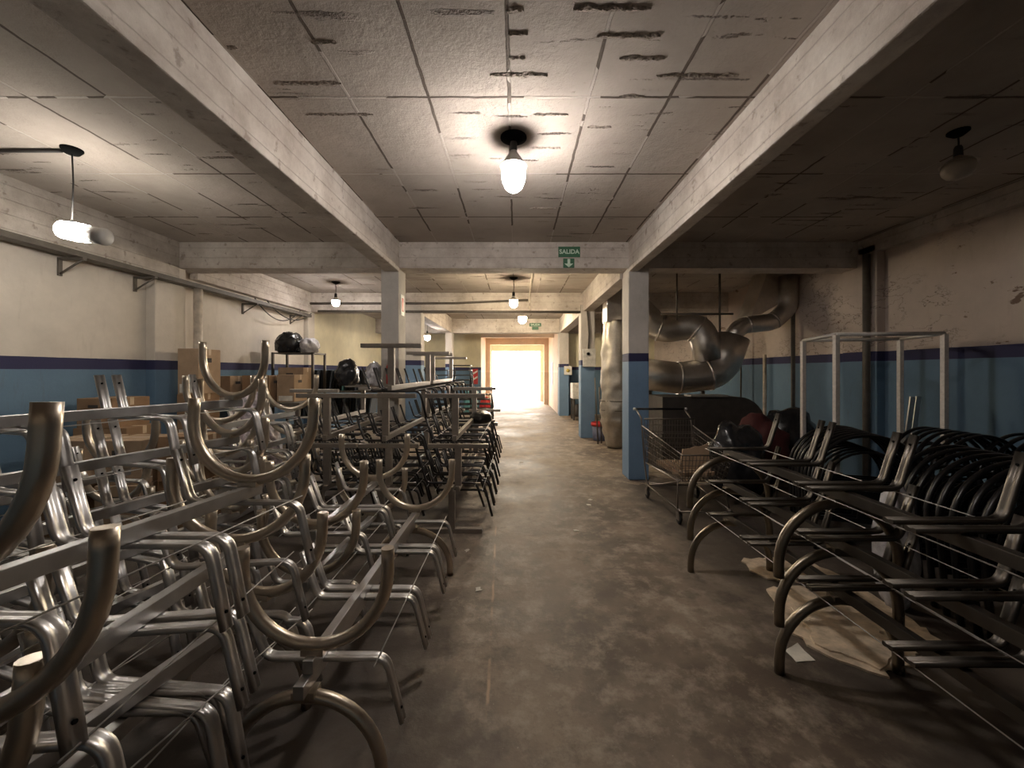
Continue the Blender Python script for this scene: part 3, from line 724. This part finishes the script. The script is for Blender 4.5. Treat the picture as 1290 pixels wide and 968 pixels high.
# cardboard on the floor under the right benches
sheet('cardboard_sheet', [(1.72, 2.55), (1.90, 3.02), (2.6, 3.0), (2.6, 2.4), (1.98, 2.13), (1.78, 2.28)], .001, .012, M['cardboard_torn'], 'torn flattened cardboard sheet on the floor under the dark bench frames', 'cardboard', wob=.025, seed=3)
sheet('cardboard_sheet', [(1.80, 2.36), (1.92, 2.75), (2.3, 2.66), (2.25, 2.3), (2.0, 2.18)], .0135, .010, M['cardboard_torn'], 'smaller brown cardboard layer on top of the torn floor sheet', 'cardboard', wob=.02, seed=8)
sheet('cardboard_sheet', [(1.92, 3.25), (1.98, 3.48), (2.5, 3.5), (2.6, 3.15), (2.1, 3.08)], .001, .012, M['cardboard_torn'], 'pale flattened cardboard on the floor near the cart wheels', 'cardboard', wob=.025, seed=5)
sheet('paper_scrap', [(1.58, 2.24), (1.60, 2.34), (1.71, 2.40), (1.70, 2.26)], .001, .003, M['paper'], 'white crumpled paper scrap at the edge of the floor cardboard', 'paper', wob=.012, seed=6)
for i, (x, y) in enumerate(((.62, 4.1), (-.45, 3.65), (-.28, 3.0), (.9, 4.9), (.95, 5.1), (-.3, 6.4), (.1, 7.2))):
    sheet('paper_scrap', [(-.03, -.02), (.03, -.015), (.025, .02), (-.02, .025)], .001, .003, M['paper'], ['tiny paper scrap on the middle of the aisle floor', 'tiny paper scrap on the floor by the shiny benches', 'smallest scrap near the worn paint line', 'paper scrap on the floor before the cart', 'paper scrap beside another before the cart', 'scrap on the floor by the dark bench stack', 'scrap on the pale floor beyond the first beam'][i], 'paper', (x, y, 0), (0, 0, i), .008, i+20)

# ------------------------------------------------------------------ ducts behind the right column
t = thing('duct', 'large galvanised bent duct behind the right column', 'duct', (3.1, 7.6, 0))
def dt(name, pts, r, rad=.35, rings=(), radii=None, mat='duct', n=8):
    path = corner(pts, rad, n); mb = MB().tube(path, r, 24)
    o = mb.build(name, M[mat], t)
    for i in rings:
        i = min(len(path)-2, i); d = (path[i+1]-path[i-1]).normalized()
        MB().tube([path[i]-d*.02, path[i]+d*.02], r*1.05, 24).build('collar', M[mat], o)
    return o
dt('upper_elbow', [(-.75, .25, 2.95), (-.3, .15, 2.45), (.42, -.05, 2.55), (.55, -.1, 1.85)], .26, .45, (5, 14))
dt('lower_elbow', [(-.85, .0, 1.62), (.0, -.05, 1.52), (.75, -.1, 1.62), (1.0, -.1, 2.3)], .30, .5, (4, 11))
dt('branch', [(.95, -.1, 2.25), (1.15, -.1, 2.52), (1.75, -.1, 2.58), (2.05, -.1, 2.85), (2.05, -.1, 3.45)], .16, .35, (8, 15))
mb = MB(); mb.prism([(1.35, 2.62), (2.2, 3.1), (2.2, 3.58), (1.7, 3.58)], 'y', -.05, .45); mb.build('hopper', M['duct'], t)
MB().tube([(-.1, -.2, ZC), (-.1, -.2, 2.6)], .015, 6).build('hanger_rod', M['pipe'], t)
MB().tube([(.75, -.1, ZC), (.75, -.1, 1.9)], .02, 6).build('hanger_rod', M['pipe'], t)
MB().tube([(-.4, -.2, 2.72), (.95, -.2, 2.72)], .018, 6).build('hanger_rail', M['pipe'], t)
# stand that carries it
for x in (-.55, .45): MB().box(x-.03, x+.03, -.08, -.02, 0, 1.28).build('support_leg', M['pipe'], t)
t = thing('machine_hood', 'dark sheet-metal hood with rounded shoulder below the ducts', 'machine', (3.2, 6.75, 0))
prof = [(-.80, 0), (-.80, 1.23)] + [(.45+.45*math.sin(a), .73+.5*math.cos(a)) for a in [PI/2*k/8 for k in range(9)]] + [(1.0, .4), (1.02, 0)]
mb = MB(); mb.prism(prof, 'y', -.25, .45); mb.build('hood_body', M['hood'], t)
mb = MB(); mb.box(-.35, .25, -.30, -.02, 1.232, 1.262); mb.build('loose_plate', M['duct'], t)
mb = MB(); mb.box(-.8, .9, -.262, -.25, .62, .65); mb.build('seam', M['pipe'], t)
# foil-wrapped upright duct by the rear right column
t = thing('foil_duct', 'tall duct wrapped in crumpled foil beside the right column', 'duct', (2.16, 8.6, 0))
from mathutils import noise as mn
mb = MB(); rows = 40; n0 = 0
prof = []
bmv = []
for i in range(rows+1):
    z = .02+i*2.72/rows
    base = .27+.05*math.sin(z*1.3) + (.05 if z < .6 else 0)*z
    if z < .55: base = .19+.08*z/.55*1.3
    for j in range(28):
        a = 2*PI*j/28
        rr = base*(1+.15*mn.noise(Vector((math.cos(a)*2, math.sin(a)*2, z*3)))+.11*mn.noise(Vector((math.cos(a)*6, math.sin(a)*6, z*9))))
        mb.v.append((rr*math.cos(a), rr*math.sin(a), z))
for i in range(rows):
    for j in range(28): mb.face((i*28+j, i*28+(j+1) % 28, (i+1)*28+(j+1) % 28, (i+1)*28+j), True)
mb.face(list(range(28))[::-1]); mb.face([rows*28+j for j in range(28)])
mb.build('foil_wrap', M['foil'], t)
mb = MB(); mb.box(-.24, .24, -.22, .22, 2.7, ZC, bev=.01); mb.build('square_duct', M['duct'], t)
for z in (.82, 1.02): MB().tube([(.33*math.cos(2*PI*k/24), .33*math.sin(2*PI*k/24), z) for k in range(24)], .008, 6, closed=True).build('strap', M['pipe'], t)
# bucket by the rear column, broom handles
t = thing('bucket', 'grey bucket with red rim beside the rear right column', 'bucket', (2.08, 9.72, 0))
t.location = (2.0, 9.5, 0)
MB().lathe([(.0001, .01), (.15, 0), (.155, .02), (.185, .36), (.17, .36), (.14, .03), (.0001, .03)], seg=28).build('tub', M['bucket'], t)
MB().lathe([(.184, .35), (.2, .35), (.2, .43), (.188, .43), (.17, .36)], seg=28).build('rim', M['red'], t)
for i in range(2):
    o = MB().tube([(0, 0, 0), (-.06+.02*i, .05, 1.5-.2*i)], .014, 8).build('broom_handle', M['pipe']); tag(o, ['longer dark stick leaning between rear column and foil duct', 'shorter dark stick leaning between rear column and foil duct'][i], 'stick'); o.location = (1.86+.1*i, 9.0+.1*i, 0)
# far machine by blue wall
t = thing('work_table', 'pale machine on dark legs against the far blue wall', 'machine', (2.2, 13.6, 0))
MB().box(-.3, .4, -.3, .3, .72, 1.25, bev=.02).build('housing', M['machine'], t)
for x in (-.25, .35):
    for y in (-.25, .25): MB().box(x-.03, x+.03, y-.03, y+.03, 0, .73).build('leg', M['hood'], t)
MB().lathe([(.0001, .1), (.2, .1), (.22, .2), (.18, .5), (.0001, .55)]).build('motor', M['hood'], t)

t = thing('film_roll', 'silvery crumpled film roll standing between the dark frames and arches', 'film roll', (2.66, 2.78, 0))
mb = MB().blob(0, 0, .40, .12, .12, .44, amp=.10, seed=51, sub=4, flat=-.40); mb.build('film', M['clear_bag'], t)
# black bags and cloth by the hood
def bag(name, loc, size, mat, label, cat, seed, amp=.12, flat=None):
    mb = MB().blob(0, 0, 0, *size, amp=amp, seed=seed, sub=4, flat=-size[2]*.8)
    zmin = min(v[2] for v in mb.v); mb.v = [(x, y, z-zmin) for x, y, z in mb.v]
    o = mb.build(name, mat); o.location = loc; return tag(o, label, cat)
bag('rubbish_bag', (2.95, 5.35, 0), (.36, .3, .52), M['bag'], 'bulging black bag on the floor right of the shopping cart', 'bag', 3, .16)
bag('cloth_heap', (3.6, 5.9, 0), (.4, .3, .52), M['maroon'], 'dark red cloth heap beside the black bag', 'cloth', 5, .16)
bag('rubbish_bag', (4.3, 6.3, 0), (.45, .35, .55), M['bag'], 'black bag heap near the right wall pipes', 'bag', 9, .16)

# ------------------------------------------------------------------ left wall: boxes, rack, bags, panels
def carton(loc, w, d, h, label, mat='cardboard', rz=0, mark=True, name='cardboard_box', side=False):
    t = thing(name, label, 'box', loc, (0, 0, rz), group='cardboard boxes along the left wall')
    MB().box(-w/2, w/2, -d/2, d/2, 0, h, bev=.006).build('carton', M[mat], t)
    mb = MB(); mb.box(-w/2-.001, w/2+.001, -.025, .025, h-.09, h+.001); mb.build('tape', M['tape'], t)
    if side:
        mb = MB(); mb.box(w/2, w/2+.002, -d*.2, d*.08, h*.70, h*.80); mb.build('hand_hole', M['ink'], t)
        mb = MB(); mb.box(-w*.4, w*.4, -d/2-.002, -d/2, h*.03, h*.22); mb.build('paper_label', M['paper'], t)
    elif mark:
        mb = MB(); mb.box(-w*.18, w*.1, -d/2-.002, -d/2, h*.68, h*.78); mb.build('hand_hole', M['ink'], t)
    return t
for i in range(3):
    carton((-4.775+.012*i, 5.965, .66*i), .30, .43, .66, ['bottom', 'middle', 'top'][i]+' box of the tall cardboard pile by the wall pipe', ['cardboard', 'cardboard', 'cardboard_pale'][i], side=True)
for i, (x, y, z, w, h, m) in enumerate(((-4.86, 6.75, 1.12, .30, .45, 'cardboard_pale'), (-4.42, 6.95, 1.12, .46, .46, 'cardboard'), (-4.0, 7.1, 1.12, .30, .47, 'cardboard_pale'))):
    carton((x, y, z), w, .42, h, ['left box in the row on the dark table', 'middle box in the row on the dark table', 'right box in the row on the dark table'][i], m, side=True)
t = thing('work_table', 'dark table carrying a row of boxes by the left wall', 'table', (-4.38, 7.0, 0))
MB().box(-.75, .75, -.35, .5, 1.05, 1.12, bev=.006).build('table_top', M['pipe'], t)
for x in (-.7, .7):
    for y in (-.3, .45): MB().box(x-.03, x+.03, y-.03, y+.03, 0, 1.06).build('leg', M['pipe'], t)
boxes = [(-4.55, 4.15, 0, .5, .5, 'cardboard'), (-4.0, 4.2, 0, .45, .5, 'cardboard_pale'), (-3.5, 4.35, 0, .45, .5, 'cardboard'), (-4.5, 4.15, .5, .46, .46, 'cardboard_pale'), (-4.0, 4.22, .5, .42, .45, 'cardboard_pale'), (-3.52, 4.35, .5, .42, .47, 'cardboard'), (-4.75, 4.75, 0, .6, 1.0, 'cardboard'), (-4.80, 4.75, 1.0, .42, .34, 'cardboard')]
bl = ['lower left box under the long bench beams', 'lower middle box under the long bench beams', 'lower right box under the long bench beams', 'upper left box seen between the bench beams', 'upper middle box seen between the bench beams', 'upper right box seen between the bench beams', 'tall box standing at the blue wall', 'open box topping the tall one at the blue wall']
for (x, y, z, w_, h_, m), l in zip(boxes, bl): carton((x, y, z), w_, .45, h_, l, m, R.uniform(-.06, .06))
# rack
t = thing('metal_rack', 'grey metal rack with bags on top by the left wall', 'rack', (-4.47, 8.2, 0))
for x in (-.4, .4):
    for y in (-.25, .25): MB().box(x-.02, x+.02, y-.02, y+.02, 0, 2.03).build('post', M['steel_dark'], t)
for z in (.5, 1.2, 2.0): MB().box(-.42, .42, -.27, .27, z, z+.025).build('shelf', M['steel_dark'], t)
bag('rubbish_bag', (-4.66, 8.15, 2.025), (.26, .24, .24), M['bag'], 'black shiny bag on top of the metal rack', 'bag', 12, .14)
bag('plastic_bundle', (-4.24, 8.15, 2.025), (.17, .2, .17), M['clear_bag'], 'pale crumpled plastic bundle beside the black rack bag', 'bag', 14, .16)
carton((-4.50, 8.10, 1.225), .5, .35, .5, 'box on the middle shelf of the metal rack', 'cardboard_pale')
bag('plastic_bundle', (-3.30, 5.0, .0), (.33, .3, .72), M['stripe'], 'striped plastic-wrapped bundle behind the upturned U legs', 'bag', 21, .12)
# rows of dark panels (stacked chair shells seen edge on)
G6 = 'dark panels standing in a row at left'
t = thing('support_table', 'long low table under the row of dark panels', 'table', (-3.85, 9.0, 0))
MB().box(-1.05, .95, -.3, .35, 1.18, 1.22).build('table_top', M['pipe'], t)
for x in (-1.0, .9):
    for y in (-.25, .3): MB().box(x-.03, x+.03, y-.03, y+.03, 0, 1.19).build('leg', M['pipe'], t)
MB().box(-1.05, .95, -.3, .35, .62, .66).build('shelf', M['pipe'], t)
p0 = None
for row, (z, n) in enumerate(((1.22, 26), (.66, 22))):
    for i in range(n):
        x = -4.82 + i*.072
        mat = M['teal'] if (row == 0 and i == 13) else (M['greypanel'] if i % 4 == 1 else M['black'])
        mb = MB(); hh = .46 if row == 0 else .42
        prof = [(-.02, 0), (.012, 0), (.03, hh*.5), (.05, hh), (.022, hh), (.0, hh*.5)]
        mb.prism(prof, 'y', -.2, .2)
        o = mb.build('chair_shell', mat); o.location = (x+.04, 9.0, z); o.rotation_euler = (0, R.uniform(-.04, .06), 0)
        lab = 'teal panel standing among the dark panels' if mat is M['teal'] else (('grey-blue' if i % 4 == 1 else 'black')+' panel standing in the ' + ('upper' if row == 0 else 'lower') + ' row by the left wall')
        tag(o, lab, 'panel', G6)
# wrapped bundle and red things on/near the T stacks
bag('wrapped_bundle', (-2.72, 6.4, 1.42), (.17, .2, .23), M['bag'], 'black wrapped bundle on top of the dark bench stack', 'bag', 31, .1)
bag('plastic_bundle', (-2.22, 6.25, 1.42), (.13, .2, .2), M['clear_bag'], 'crumpled clear film heap on the bench stack left of the column', 'bag', 33, .2)
bag('padded_seat', (-.50, 5.7, .905), (.16, .26, .10), M['black'], 'black padded bundle lying on the bench stack beside the aisle', 'bag', 35, .05)
t = thing('fire_extinguisher', 'red extinguisher hanging on the left column', 'extinguisher', (-1.88, 5.93, 1.46)); t.scale = (.68, .68, .68)
MB().lathe([(.0001, 0), (.07, .0), (.08, .02), (.08, .38), (.05, .45), (.025, .47), (.025, .5), (.0001, .5)]).build('cylinder', M['red'], t)
mb = MB(); mb.box(-.03, .03, -.02, .02, .48, .53); mb.tube([(0, -.02, .52), (.09, -.03, .5), (.1, -.03, .2)], .012, 6); mb.build('valve', M['black'], t)
MB().box(-.02, .02, .07, .125, .2, .3).build('hook', M['pipe'], t)
t = thing('fire_sign', 'red and white striped sign on the far wall by the door', 'sign', (-1.75, YF, 1.55))
MB().box(-.12, .12, -.02, 0, -.45, .2).build('sign_board', M['red'], t)
for k in range(2): MB().prism([(-.1, -.3+.25*k), (.1, -.18+.25*k), (.1, -.1+.25*k), (-.1, -.22+.25*k)], 'y', -.025, -.02).build('stripe', M['sign_white'], t)
bag('red_bag', (-1.22, 15.9, 0), (.22, .2, .34), M['red'], 'small red bag on the floor by the far door wall', 'bag', 41, .1)
t = thing('drum', 'teal drum standing before the far left wall', 'drum', (-1.75, 15.4, 0))
MB().lathe([(.0001, 0), (.28, 0), (.29, .02), (.28, .3), (.29, .32), (.28, .6), (.29, .85), (.27, .87), (.0001, .86)], seg=24).build('barrel', M['teal'], t)
t = thing('wall_sign', 'narrow blue sign on the peach corridor wall', 'sign', (1.62, 17.6, 1.55))
MB().box(-.02, 0, -.12, .12, -.5, .5).build('sign_board', M['blue_drum'], t)
MB().box(-.024, -.02, -.08, .08, .1, .4).build('panel', M['sign_white'], t)
